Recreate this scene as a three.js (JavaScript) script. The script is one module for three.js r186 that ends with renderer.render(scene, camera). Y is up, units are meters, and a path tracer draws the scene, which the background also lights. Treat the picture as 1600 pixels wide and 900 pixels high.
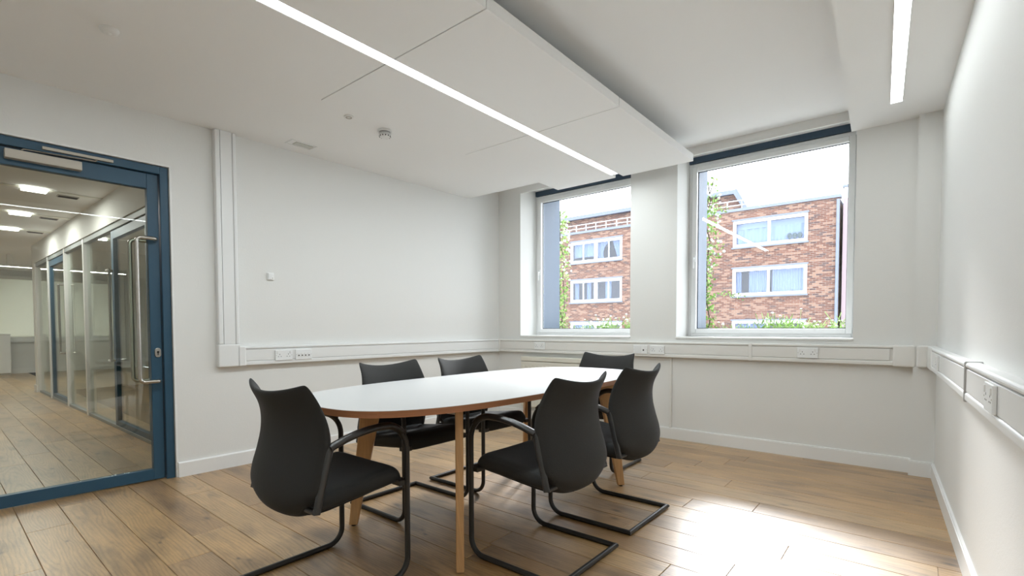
import * as THREE from 'three';
import { mergeGeometries, mergeVertices, toCreasedNormals } from 'three/addons/utils/BufferGeometryUtils.js';
import { RoundedBoxGeometry } from 'three/addons/geometries/RoundedBoxGeometry.js';
import { RectAreaLightUniformsLib } from 'three/addons/lights/RectAreaLightUniformsLib.js';

// ---------------------------------------------------------------- camera, sky, sun, exposure
const scene = new THREE.Scene();
const renderer = new THREE.WebGLRenderer({ antialias: true });
renderer.toneMapping = THREE.LinearToneMapping;
renderer.toneMappingExposure = 1.84;
renderer.shadowMap.enabled = true;
RectAreaLightUniformsLib.init();

const camera = new THREE.PerspectiveCamera(2 * Math.atan(450 / 779.17) * 180 / Math.PI, 16 / 9, 0.05, 200);
{
  const yaw = -0.7066, pitch = -0.0343, roll = -0.0032;
  let fw = new THREE.Vector3(Math.sin(yaw), 0, -Math.cos(yaw)), rt = new THREE.Vector3(Math.cos(yaw), 0, Math.sin(yaw)), up = new THREE.Vector3(0, 1, 0);
  const f2 = fw.clone().multiplyScalar(Math.cos(pitch)).addScaledVector(up, Math.sin(pitch)), u2 = up.clone().multiplyScalar(Math.cos(pitch)).addScaledVector(fw, -Math.sin(pitch));
  const r3 = rt.clone().multiplyScalar(Math.cos(roll)).addScaledVector(u2, Math.sin(roll)), u3 = u2.clone().multiplyScalar(Math.cos(roll)).addScaledVector(rt, -Math.sin(roll));
  camera.quaternion.setFromRotationMatrix(new THREE.Matrix4().makeBasis(r3, u3, f2.clone().negate()));
  camera.position.set(3.9518, 1.08, 4.7751);
  camera.setViewOffset(1600, 900, 32.43, -88.49, 1600, 900);   // shift lens: verticals stay upright
}
scene.add(camera);

// bright overcast sky
scene.background = new THREE.Color().setRGB(3.1, 3.3, 3.55);

// hazy sun behind the brick building, seen through thin cloud (soft-edged)
const sun = new THREE.DirectionalLight(new THREE.Color(0.98, 0.99, 1.0), 3.4);
{
  const el = 29 * Math.PI / 180, dir = new THREE.Vector3(-0.29 * Math.cos(el), Math.sin(el), -0.957 * Math.cos(el));
  sun.position.copy(dir).multiplyScalar(30).add(new THREE.Vector3(2, 1, 2));
  sun.target.position.set(2, 1, 2);
  sun.castShadow = true; sun.shadow.radius = 18; sun.shadow.mapSize.set(4096, 4096);
  Object.assign(sun.shadow.camera, { left: -14, right: 14, top: 12, bottom: -12, near: 1, far: 80 });
  scene.add(sun, sun.target);
}

// ---------------------------------------------------------------- helpers
const taken = {};
const numbered = (n) => { taken[n] = (taken[n] ?? -1) + 1; return taken[n] ? n + '_' + String(taken[n]).padStart(3, '0') : n; };
function tag(o, label, category, group, kind) { o.userData.label = label; if (category) o.userData.category = category; if (group) o.userData.group = group; if (kind) o.userData.kind = kind; return o; }
function mesh(name, geoms, mat, parent) {
  const list = Array.isArray(geoms) ? geoms : [geoms];
  let g = list.length === 1 ? list[0] : mergeGeometries(list.map((x) => { const y = x.index ? x.toNonIndexed() : x; for (const k of Object.keys(y.attributes)) if (!['position', 'normal', 'uv'].includes(k)) y.deleteAttribute(k); return y; }));
  const m = new THREE.Mesh(g, mat);
  m.name = parent ? name : numbered(name); m.castShadow = m.receiveShadow = true;
  (parent ?? scene).add(m); return m;
}
function thing(name, label, category, pos = [0, 0, 0], turn = 0, group) {
  const o = new THREE.Group(); o.name = numbered(name); o.position.set(...pos); o.rotation.y = turn; scene.add(o);
  return tag(o, label, category, group);
}
function struct(name, geoms, mat, label) { const m = mesh(name, geoms, mat); m.userData.kind = 'structure'; if (label) m.userData.label = label; return m; }
function sgroup(name, label) { const o = new THREE.Group(); o.name = numbered(name); o.userData.kind = 'structure'; if (label) o.userData.label = label; scene.add(o); return o; }
function dup(root, label, pos, turn) { const r = root.clone(); r.userData = { ...root.userData, label }; r.name = numbered(root.userData.base ?? root.name.replace(/_\d+$/, '')); delete r.userData.base; if (pos) r.position.set(...pos); if (turn !== undefined) r.rotation.set(0, turn, 0); scene.add(r); return r; }
// boxes with uv in metres
function uvMetres(g) {
  const p = g.attributes.position, n = g.attributes.normal, uv = new Float32Array(p.count * 2);
  for (let i = 0; i < p.count; i++) {
    const ax = Math.abs(n.getX(i)), ay = Math.abs(n.getY(i)), az = Math.abs(n.getZ(i));
    const [a, b] = ay >= ax && ay >= az ? [p.getX(i), p.getZ(i)] : ax >= az ? [p.getZ(i), p.getY(i)] : [p.getX(i), p.getY(i)];
    uv[2 * i] = a; uv[2 * i + 1] = b;
  }
  g.setAttribute('uv', new THREE.BufferAttribute(uv, 2)); return g;
}
const bx = (x0, x1, y0, y1, z0, z1) => uvMetres(new THREE.BoxGeometry(x1 - x0, y1 - y0, z1 - z0).translate((x0 + x1) / 2, (y0 + y1) / 2, (z0 + z1) / 2));
const rb = (x0, x1, y0, y1, z0, z1, r = 0.004, s = 2) => uvMetres(new RoundedBoxGeometry(x1 - x0, y1 - y0, z1 - z0, s, Math.min(r, (x1 - x0) / 2.01, (y1 - y0) / 2.01, (z1 - z0) / 2.01)).translate((x0 + x1) / 2, (y0 + y1) / 2, (z0 + z1) / 2));
const cyl = (r, h, x, y, z, axis = 'y', seg = 20, r2 = r) => { const g = new THREE.CylinderGeometry(r2, r, h, seg); if (axis === 'x') g.rotateZ(Math.PI / 2); if (axis === 'z') g.rotateX(Math.PI / 2); return g.translate(x, y, z); };
// the side walls are not quite square to the window wall
const LS = -0.0314, RS = 0.0432, W = 4.0586, xL = (z) => LS * z, xR = (z) => W + RS * z;
function shear(g, s) { const p = g.attributes.position; for (let i = 0; i < p.count; i++) p.setX(i, p.getX(i) + s * p.getZ(i)); p.needsUpdate = true; g.computeVertexNormals(); return g; }
const bL = (...a) => shear(bx(...a), LS), bR = (x0, x1, ...a) => shear(bx(W + x0, W + x1, ...a), RS);
const rL = (x0, x1, y0, y1, z0, z1, r) => shear(rb(x0, x1, y0, y1, z0, z1, r), LS), rR = (x0, x1, y0, y1, z0, z1, r) => shear(rb(W + x0, W + x1, y0, y1, z0, z1, r), RS);
// tube swept along a polyline with mitred corners; section = half sizes [a (sideways), b (up)]
function sweep(pts, ra, rbb = ra, seg = 12, closed = false, side0) {
  const P = pts.map((p) => new THREE.Vector3(...p)), n = P.length, pos = [], idx = [];
  const T = P.map((_, i) => { const a = closed ? P[(i + n - 1) % n] : P[Math.max(0, i - 1)], b = closed ? P[(i + 1) % n] : P[Math.min(n - 1, i + 1)]; const d1 = P[i].clone().sub(a).normalize(), d2 = b.clone().sub(P[i]).normalize(); const t = d1.clone().add(d2).normalize(); return { t, c: Math.max(0.35, d1.lengthSq() && d2.lengthSq() ? Math.sqrt((1 + d1.dot(d2)) / 2) : 1), d1, d2 }; });
  let s = side0 ? new THREE.Vector3(...side0) : new THREE.Vector3(1, 0, 0); if (Math.abs(s.dot(T[0].t)) > 0.9) s.set(0, 0, 1);
  for (let i = 0; i < n; i++) {
    const { t, c, d1, d2 } = T[i];
    if (i && d1.lengthSq() > 0.5) s.addScaledVector(d1, -s.dot(d1)).normalize();
    s.addScaledVector(t, -s.dot(t)).normalize(); const u = new THREE.Vector3().crossVectors(t, s);
    const bend = d2.clone().sub(d1); if (bend.lengthSq() > 1e-9) bend.normalize();
    for (let k = 0; k < seg; k++) {
      const a = k / seg * Math.PI * 2, off = s.clone().multiplyScalar(Math.cos(a) * ra).addScaledVector(u, Math.sin(a) * rbb);
      if (c < 0.98) off.addScaledVector(bend, off.dot(bend) * (1 / c - 1));
      pos.push(P[i].x + off.x, P[i].y + off.y, P[i].z + off.z);
    }
  }
  const rows = closed ? n : n - 1;
  for (let i = 0; i < rows; i++) for (let k = 0; k < seg; k++) { const a = i * seg + k, b = i * seg + (k + 1) % seg, c2 = ((i + 1) % n) * seg + k, d = ((i + 1) % n) * seg + (k + 1) % seg; idx.push(a, c2, b, b, c2, d); }
  if (!closed) { const c0 = pos.length / 3; pos.push(P[0].x, P[0].y, P[0].z, P[n - 1].x, P[n - 1].y, P[n - 1].z); for (let k = 0; k < seg; k++) { idx.push(c0, k, (k + 1) % seg); idx.push(c0 + 1, (n - 1) * seg + (k + 1) % seg, (n - 1) * seg + k); } }
  let g = new THREE.BufferGeometry(); g.setAttribute('position', new THREE.Float32BufferAttribute(pos, 3)); g.setIndex(idx);
  g = toCreasedNormals(g, 0.7); return uvMetres(g);
}
const arc = (cx, cy, r, a0, a1, n, f) => Array.from({ length: n + 1 }, (_, i) => { const a = a0 + (a1 - a0) * i / n; return f(cx + r * Math.cos(a), cy + r * Math.sin(a)); });
// a padded slab with a rounded-rectangle outline (corner sharpness k, edge fullness p), bent by f(a, b, n)
function cushion(f, k = 8, p = 8, N = 30) {
  const t = Array.from({ length: N + 1 }, (_, i) => { const x = -1 + 2 * i / N; return Math.sign(x) * (1 - Math.pow(1 - Math.abs(x), 1.8)); }), pos = [], idx = [], id = [[], []];
  const at = (i, j, s) => {
    const edge = i === 0 || j === 0 || i === N || j === N; if (edge && s) return id[0][i * (N + 1) + j];
    let a = t[i], b = t[j]; const m = Math.max(Math.abs(a), Math.abs(b)), h = Math.pow(Math.max(0, (1 - Math.pow(Math.abs(a), p)) * (1 - Math.pow(Math.abs(b), p))), 0.5);
    if (m > 0) { const q = Math.pow(Math.pow(Math.abs(a) / m, k) + Math.pow(Math.abs(b) / m, k), -1 / k), w = 1 + (q - 1) * m * m; a *= w; b *= w; }
    const v = f(a, b, edge ? 0 : s ? -h : h); pos.push(v[0], v[1], v[2]); return pos.length / 3 - 1;
  };
  for (const s of [0, 1]) for (let i = 0; i <= N; i++) for (let j = 0; j <= N; j++) id[s][i * (N + 1) + j] = at(i, j, s);
  for (const s of [0, 1]) for (let i = 0; i < N; i++) for (let j = 0; j < N; j++) { const A = id[s][i * (N + 1) + j], B = id[s][(i + 1) * (N + 1) + j], C = id[s][i * (N + 1) + j + 1], D = id[s][(i + 1) * (N + 1) + j + 1]; if (s) idx.push(A, C, B, B, C, D); else idx.push(A, B, C, B, D, C); }
  const g = new THREE.BufferGeometry(); g.setAttribute('position', new THREE.Float32BufferAttribute(pos, 3)); g.setIndex(idx); g.computeVertexNormals();
  return uvMetres(g);
}
function rng(seed) { let s = seed >>> 0; return () => { s = (s + 0x6d2b79f5) | 0; let t = Math.imul(s ^ (s >>> 15), 1 | s); t = (t + Math.imul(t ^ (t >>> 7), 61 | t)) ^ t; return ((t ^ (t >>> 14)) >>> 0) / 4294967296; }; }
const hash = (x, y, s) => { let h = Math.imul(x | 0, 374761393) ^ Math.imul(y | 0, 668265263) ^ Math.imul(s | 0, 2147483647); h = Math.imul(h ^ (h >>> 13), 1274126177); return ((h ^ (h >>> 16)) >>> 0) / 4294967296; };
function vnoise(x, y, s) { const i = Math.floor(x), j = Math.floor(y), fx = x - i, fy = y - j, u = fx * fx * (3 - 2 * fx), v = fy * fy * (3 - 2 * fy); const a = hash(i, j, s), b = hash(i + 1, j, s), c = hash(i, j + 1, s), d = hash(i + 1, j + 1, s); return a + (b - a) * u + (c - a) * v + (a - b - c + d) * u * v; }
const fbm = (x, y, s, o = 4) => { let v = 0, a = 0.5; for (let i = 0; i < o; i++) { v += a * vnoise(x, y, s + i * 17); x *= 2.03; y *= 2.03; a *= 0.5; } return v / (1 - Math.pow(0.5, o)); };
function texture(w, h, f, srgb = true) {
  const d = new Uint8Array(w * h * 4);
  for (let j = 0; j < h; j++) for (let i = 0; i < w; i++) { const c = f(i, j); const k = (j * w + i) * 4; d[k] = Math.max(0, Math.min(255, c[0])); d[k + 1] = Math.max(0, Math.min(255, c[1])); d[k + 2] = Math.max(0, Math.min(255, c[2])); d[k + 3] = 255; }
  const t = new THREE.DataTexture(d, w, h, THREE.RGBAFormat); t.wrapS = t.wrapT = THREE.RepeatWrapping; t.magFilter = THREE.LinearFilter; t.minFilter = THREE.LinearMipmapLinearFilter; t.generateMipmaps = true;
  if (srgb) t.colorSpace = THREE.SRGBColorSpace; t.needsUpdate = true; return t;
}

// ---------------------------------------------------------------- materials
const std = (o) => new THREE.MeshStandardMaterial(o), phy = (o) => new THREE.MeshPhysicalMaterial(o);
const stipple = texture(256, 256, (i, j) => { const wrap = (x) => x; const v = 120 + 60 * (fbm(i / 6, j / 6, 5, 3) - 0.5) + 50 * (hash(i, j, 9) - 0.5); return [v, v, v]; }, false);
const stip = (r) => { const t = stipple.clone(); t.repeat.set(r, r); t.needsUpdate = true; return t; };
const M = {
  wall: std({ color: 0xe8e8e5, roughness: 0.75, bumpMap: stip(2.5), bumpScale: 0.0012 }),
  ceiling: std({ color: 0xf5f5f4, roughness: 0.85, bumpMap: stip(2.5), bumpScale: 0.0006 }),
  raft: std({ color: 0xf5f5f4, roughness: 0.8 }),
  trim: std({ color: 0xeeeeec, roughness: 0.4 }),
  plastic: std({ color: 0xecedec, roughness: 0.35 }),
  plasticWarm: std({ color: 0xe9e8e4, roughness: 0.4 }),
  slot: std({ color: 0x1a1a1a, roughness: 0.8 }),
  frameWhite: std({ color: 0xf1f3f3, roughness: 0.3 }),
  gasket: std({ color: 0x2a2e36, roughness: 0.7 }),
  navy: std({ color: 0x33475a, roughness: 0.55 }),
  cladding: std({ color: 0x4e5f72, roughness: 0.5, metalness: 0.0 }),
  doorBlue: std({ color: 0x2a4f66, roughness: 0.42 }),
  glass: phy({ color: 0xffffff, transmission: 1, thickness: 0, roughness: 0.0, ior: 1.5 }),
  glassGreen: phy({ color: 0xf8fcf8, transmission: 1, thickness: 0, roughness: 0.0, ior: 1.5 }),
  steel: std({ color: 0xb9b5ad, roughness: 0.3, metalness: 1 }),
  closerGrey: std({ color: 0xb5aea2, roughness: 0.45, metalness: 0.3 }),
  fabric: phy({ color: 0x2b2b2a, roughness: 0.88, sheen: 0.6, sheenRoughness: 0.5, sheenColor: new THREE.Color(0.35, 0.36, 0.38), bumpMap: stip(6), bumpScale: 0.0015 }),
  frameBlack: std({ color: 0x333231, roughness: 0.38, metalness: 0.2 }),
  armBlack: std({ color: 0x2d2b2a, roughness: 0.32 }),
  bracket: std({ color: 0x4a4b4c, roughness: 0.35, metalness: 0.5 }),
  laminate: phy({ color: 0xc8c9c9, roughness: 0.36 }),
  steelWhite: std({ color: 0xe2e0da, roughness: 0.45 }),
  rubber: std({ color: 0x151515, roughness: 0.8 }),
  radiator: std({ color: 0xe2dfd3, roughness: 0.4 }),
  dark: std({ color: 0x2c2c2b, roughness: 0.8 }),
  lampWhite: std({ color: 0xffffff, roughness: 0.5, emissive: new THREE.Color(0.98, 1, 1), emissiveIntensity: 4 }),
  lampTrack: std({ color: 0xf2f0e6, roughness: 0.5 }),
  lampSmall: std({ color: 0xffffff, roughness: 0.5, emissive: new THREE.Color(1, 0.98, 0.93), emissiveIntensity: 4 }),
};
// oak: one texture for each board variant (2.2 m x 0.19 m)
function oakTexture(seed, tone) {
  const r = rng(seed), w = 1024, h = 128, LX = 2.2, LY = 0.19, knots = [];
  const nk = 1 + Math.floor(r() * 4); for (let i = 0; i < nk; i++) knots.push([r() * LX, r() * LY, 0.006 + 0.012 * r(), 0.4 + 0.6 * r()]);
  const y0 = LY * (r() * 1.4 - 0.2), x0 = r() * LX, cath = r() < 0.6 ? 1 : 0.25;
  return texture(w, h, (i, j) => {
    let X = i / w * LX, Y = j / h * LY, dark = 0;
    for (const [kx, ky, kr, ks] of knots) { const dx = (X - kx) / 2.2, dy = Y - ky, d = Math.sqrt(dx * dx + dy * dy); Y += Math.sign(dy) * kr * 0.9 * Math.exp(-d * d / (kr * kr * 6)); dark += ks * Math.exp(-Math.pow(d / kr, 2) * 1.6); }
    const wob = fbm(X * 1.6, Y * 7, seed, 3) - 0.5, wob2 = fbm(X * 6, Y * 22, seed + 3, 3) - 0.5;
    const d = Math.sqrt(Math.pow((Y - y0) * 24, 2) + Math.pow((X - x0) * 1.25, 2) * cath) + wob * 1.7 + wob2 * 0.22;
    const ring = Math.pow(0.5 + 0.5 * Math.sin(d * 19), 2.2);
    const pore = Math.pow(vnoise(X * 55, Y * 900, seed + 7), 5), fine = fbm(X * 14, Y * 260, seed + 11, 2) - 0.5, blotch = fbm(X * 2.3, Y * 9, seed + 21, 4) - 0.5;
    const smoke = Math.max(0, fbm(X * 4, Y * 16, seed + 31, 4) - 0.56) * 1.6;
    let v = 1 - 0.1 * ring - 0.13 * pore + 0.12 * fine + 0.3 * blotch - 0.42 * smoke - 0.5 * Math.min(1, dark);
    return [tone[0] * v, tone[1] * 0.965 * Math.pow(v, 1.06), tone[2] * 0.89 * Math.pow(v, 1.14)];
  });
}
const tones = [[186, 155, 115], [176, 145, 106], [194, 164, 124], [170, 138, 98], [184, 151, 108], [180, 152, 118], [190, 157, 112], [168, 139, 104], [188, 160, 122], [178, 146, 104]];
M.oak = tones.map((t, i) => phy({ map: oakTexture(101 + i * 13, t), roughness: 0.42, clearcoat: 0.8, clearcoatRoughness: 0.36, bumpMap: stip(3), bumpScale: 0.0003 }));
function woodTexture(seed, tone) { return texture(128, 512, (i, j) => { const X = j / 512 * 0.8, Y = i / 128 * 0.16; const v = 1 + 0.14 * (fbm(X * 3, Y * 90, seed, 3) - 0.5) + 0.1 * (fbm(X * 14, Y * 400, seed + 5, 2) - 0.5); return [tone[0] * v, tone[1] * v, tone[2] * v]; }); }
{ const t = woodTexture(7, [202, 158, 108]); t.repeat.set(6.25, 1.25); M.legWood = std({ map: t, roughness: 0.5 }); }
{ const t = woodTexture(19, [168, 112, 74]); t.rotation = Math.PI / 2; t.repeat.set(5, 1.2); M.edgeWood = std({ map: t, roughness: 0.5 }); }

// ---------------------------------------------------------------- the room shell
const CE = 2.745, H1 = 2.571, RH = 2.544, BH = 2.58, ZB = 6.2;
const DOOR = { z0: 3.535, z1: 4.665, h: 2.222 };
// floor: oak boards laid across, each one a piece of its own
{
  const floor = sgroup('floor', 'light oak plank floor with knots and thin dark joints');
  mesh('subfloor', [bx(-13, 5, -0.12, -0.012, -0.05, ZB)], M.dark, floor);
  const r = rng(4242), PW = 0.1895, gap = 0.0012, bev = 0.0022, th = 0.012, SL = 0.016;
  function plank(xa, xb, za, zb, u0, v0, flip) {       // chamfered board, uv over one texture
    const pos = [], uv = [], idx = [];
    const ring = (e, y) => [[xa + e, y, za + e], [xb - e, y, za + e], [xb - e, y, zb - e], [xa + e, y, zb - e]];
    const put = (p) => { pos.push(p[0], p[1], p[2] + SL * p[0]); let u = u0 + (p[0] - xa) / 2.2, v = v0 + (p[2] - za) / (zb - za) * (1 - 2 * v0); if (flip) u = 1 - u; uv.push(u, v); return pos.length / 3 - 1; };
    const top = ring(bev, 0).map(put); idx.push(top[0], top[3], top[1], top[1], top[3], top[2]);
    const faces = [[ring(bev, 0), ring(0, -bev)], [ring(0, -bev), ring(0, -th)]];
    for (const [A, B] of faces) for (let k = 0; k < 4; k++) { const q = [A[k], A[(k + 1) % 4], B[k], B[(k + 1) % 4]].map(put); idx.push(q[0], q[1], q[2], q[1], q[3], q[2]); }
    const g = new THREE.BufferGeometry(); g.setAttribute('position', new THREE.Float32BufferAttribute(pos, 3)); g.setAttribute('uv', new THREE.Float32BufferAttribute(uv, 2)); g.setIndex(idx); g.computeVertexNormals(); return g;
  }
  for (let k = -13; k < 21; k++) {
    const z0 = 2.307 + k * PW, z1 = z0 + PW; if (z1 < -0.03 || z0 > ZB) continue;
    const inCorridor = z0 > 3.06, xEnd = xR(z0) + 0.02, xStart = inCorridor ? -12.9 : -0.06 + LS * z0;
    let x = xStart - r() * 1.6; if (!inCorridor) x = xStart - r() * 1.5;
    while (x < xEnd) {
      const L = 1.86 + (r() - 0.5) * 0.1, a = Math.max(x, xStart), b = Math.min(x + L, xEnd);
      if (b - a > 0.02) mesh('plank', plank(a + gap / 2, b - gap / 2, z0 + gap / 2, z1 - gap / 2, r() * 0.1, 0.01, r() < 0.5), M.oak[Math.floor(r() * M.oak.length)], floor);
      x += L;
    }
  }
}
// walls
struct('wall_left', [bL(-0.16, 0, 0, CE + 0.2, -0.5, DOOR.z0), bL(-0.16, 0, DOOR.h, CE + 0.2, DOOR.z0, DOOR.z1), bL(-0.16, 0, 0, CE + 0.2, DOOR.z1, ZB)], M.wall, 'white painted wall with the glazed blue door');
struct('wall_right', bR(0, 0.2, 0, CE + 0.2, -0.5, ZB), M.wall, 'white painted wall with dado trunking and strip light above');
struct('wall_near', bx(-0.6, 4.9, 0, CE + 0.2, ZB, ZB + 0.15), M.wall);
const WO = [[0.338, 1.731], [2.2, 3.573]], WY0 = 0.98, WY1 = 2.67;
struct('wall_window', [
  bx(-0.16, WO[0][0], 0, CE, -0.42, 0), bx(WO[0][1], WO[1][0], 0, CE, -0.42, 0), bx(WO[1][1], W + 0.1, 0, CE, -0.42, 0),
  ...WO.flatMap(([a, b]) => [bx(a, b, 0, WY0, -0.42, 0), bx(a, b, WY1, CE, -0.022, 0)]), bx(-0.16, W + 0.1, CE, CE + 0.2, -0.42, 0)], M.wall, 'white wall with the two deep-set windows');
struct('wall_pillar', bx(3.934, W + 0.06, 0, BH + 0.05, -0.01, 0.07), M.wall, 'shallow white pillar in the corner beside the window');
// ceilings
struct('ceiling', bx(-0.4, 4.7, CE, CE + 0.2, -0.0, ZB + 0.1), M.ceiling, 'white main ceiling between raft and bulkhead');
struct('ceiling_soffit', bx(-0.3, 1.001, H1, CE, 0.513, ZB), M.ceiling, 'lowered white soffit along the door wall');
{ const g = new THREE.BufferGeometry(), s = new THREE.Shape(); const z = ZB; s.moveTo(3.537, 0); s.lineTo(W + 0.05, 0); s.lineTo(xR(z) + 0.05, z); s.lineTo(3.537 + RS * z, z); s.closePath();
  const e = new THREE.ExtrudeGeometry(s, { depth: CE - BH, bevelEnabled: false }); e.rotateX(Math.PI / 2); e.translate(0, CE, 0); struct('ceiling_bulkhead', uvMetres(e), M.ceiling, 'lowered white bulkhead along the right wall with a strip light'); }
// skirting boards with a chamfered top
function skirt(z0, z1, side) { const prof = new THREE.Shape([[0, 0], [0.016, 0], [0.016, 0.1], [0.011, 0.108], [0, 0.108]].map((p) => new THREE.Vector2(...p))); const e = new THREE.ExtrudeGeometry(prof, { depth: z1 - z0, bevelEnabled: false }).translate(0, 0, z0); return uvMetres(e); }
struct('baseboard_left', [shear(skirt(-0.0, DOOR.z0 - 0.012), LS), shear(skirt(DOOR.z1 + 0.012, ZB), LS)], M.trim);
struct('baseboard_right', [bR(-0.016, 0, 0, 0.1, 0.086, ZB), bR(-0.011, 0, 0.1, 0.108, 0.086, ZB)], M.trim);
struct('baseboard_window', [bx(0, 3.934, 0, 0.1, 0, 0.016), bx(0, 3.934, 0.1, 0.108, 0, 0.011), bx(3.922, W, 0, 0.1, 0.07, 0.086), bx(3.922, W, 0.1, 0.108, 0.07, 0.081), bx(3.922, 3.934, 0, 0.108, 0.016, 0.07)], M.trim);

// ---------------------------------------------------------------- windows
function windowUnit(n, [x0, x1], label) {
  const g = sgroup('window_' + n, label), zf = -0.37, zi = -0.315, y0 = WY0, y1 = 2.685, f = 0.036, s = 0.046;
  const bars = (a, b, c, d, w, za, zb, r) => [rb(a, a + w, c, d, za, zb, r), rb(b - w, b, c, d, za, zb, r), rb(a + w, b - w, c, c + w, za, zb, r), rb(a + w, b - w, d - w, d, za, zb, r)];
  mesh('window_frame', bars(x0, x1, y0 + 0.006, y1, f, zf - 0.02, zi - 0.012, 0.004), M.frameWhite, g);
  const sash = mesh('sash', bars(x0 + f - 0.006, x1 - f + 0.006, y0 + f, y1 - f + 0.004, s, zf - 0.01, zi, 0.006), M.frameWhite, g);
  const a = x0 + f + s - 0.006, b = x1 - f - s + 0.006, c = y0 + f + s, d = y1 - f - s + 0.004;
  mesh('gasket', bars(a - 0.002, b + 0.002, c - 0.002, d + 0.002, 0.008, zf + 0.008, zf + 0.014, 0.001), M.gasket, sash);
  mesh('pane', bx(a, b, c, d, zf, zf + 0.006), M.glass, g);
  const h = mesh('handle', [rb(x0 + 0.045, x0 + 0.07, 1.72, 1.79, zi, zi + 0.012, 0.004), rb(x0 + 0.05, x0 + 0.066, 1.655, 1.765, zi + 0.028, zi + 0.042, 0.006), cyl(0.008, 0.03, x0 + 0.058, 1.755, zi + 0.02, 'z', 12)], M.frameWhite, g);
  tag(h, 'white lever handle');
  mesh('window_sill', rb(x0 - 0.004, x1 + 0.004, y0 - 0.012, y0 + 0.006, zi - 0.01, 0.012, 0.004), M.trim, g);
  tag(mesh('head_panel', bx(x0 + 0.004, x1 - 0.004, 2.688, 2.8, zi - 0.05, zi + 0.01), M.navy, g), 'dark slate-blue infill panel above the frame');
  mesh('recess_lining', [bx(x0 - 0.02, x1 + 0.02, 2.83, 2.85, -0.42, -0.022)], M.wall, g);
  return g;
}
windowUnit(1, WO[0], 'white framed window partly hidden by the ceiling raft, beside the door-wall corner');
windowUnit(2, WO[1], 'white framed window with clear view of brick flats, beside the corner pillar');
// outer reveals: blue-grey cladding round each window
WO.forEach(([a, b], i) => {
  const o = sgroup('trim_' + (i + 1), 'blue-grey cladding lining the outer reveal');
  mesh('reveal_panel', bx(a - 0.12, a + 0.012, 0.86, 2.9, -0.84, -0.42), M.cladding, o);
  mesh('reveal_panel', bx(b - 0.012, b + 0.12, 0.86, 2.9, -0.84, -0.42), M.cladding, o);
  mesh('reveal_panel', bx(a + 0.012, b - 0.012, 2.76, 2.9, -0.84, -0.42), M.cladding, o);
  mesh('outer_sill', bx(a + 0.012, b - 0.012, 0.9, 0.985, -0.88, -0.42), M.cladding, o);
});

// ---------------------------------------------------------------- ceiling raft and strip lights
{
  const t = thing('ceiling_raft', 'suspended white acoustic raft of butted panels around a strip light', 'ceiling raft', [0, 0, 0]);
  const zs = [0.217, 1.66, 3.005, 4.35, 5.7], g = 0.0025, xa = 1.005, xb = 2.418, s1 = 1.6737, s2 = 1.7506;
  for (let k = 0; k < 4; k++) for (const [a, b] of [[xa, s1], [s2, xb]]) mesh('raft_panel', rb(a, b, RH, RH + 0.063, zs[k] + (k ? g : 0), zs[k + 1] - g, 0.003, 1), M.raft, t);
  for (const z of [0.5, 1.3, 2.0, 2.8, 3.6, 4.6]) mesh('hanger', [bx(1.9, 1.915, RH + 0.063, CE, z, z + 0.015), bx(1.88, 1.935, RH + 0.063, RH + 0.069, z - 0.03, z + 0.045)], M.steel, t);
}
function stripLight(label, x0, x1, y, z0, z1, slope, power, deep = 0.05) {
  const t = thing('strip_light', label, 'strip light', [(x0 + x1) / 2, y, 0]), w = x1 - x0, sh = (g) => shear(g, slope);
  mesh('housing', [sh(bx(-w / 2, w / 2, 0.012, deep, z0, z1)), sh(bx(-w / 2, -w / 2 + 0.002, 0.001, 0.012, z0, z1)), sh(bx(w / 2 - 0.002, w / 2, 0.001, 0.012, z0, z1))], M.plastic, t);
  mesh('diffuser', sh(bx(-w / 2 + 0.002, w / 2 - 0.002, 0.003, 0.012, z0 + 0.004, z1 - 0.004)), M.lampWhite, t);
  const L = new THREE.RectAreaLight(new THREE.Color(0.87, 0.965, 1.0), power, w - 0.006, z1 - z0 - 0.01);
  const zc = (z0 + z1) / 2; L.position.set(slope * zc, -0.001, zc); L.rotation.set(-Math.PI / 2, 0, 0); L.rotation.order = 'YXZ'; L.rotation.y = Math.atan(slope); t.add(L);
  return t;
}
stripLight('long linear light set flush into the ceiling raft', 1.675, 1.7493, RH, 0.319, 5.35, 0, 22.5);
stripLight('linear light set into the bulkhead beside the right wall', 3.7649, 3.8303, BH - 0.0145, 0.452, 5.4, RS, 5, 0.014);

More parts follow.
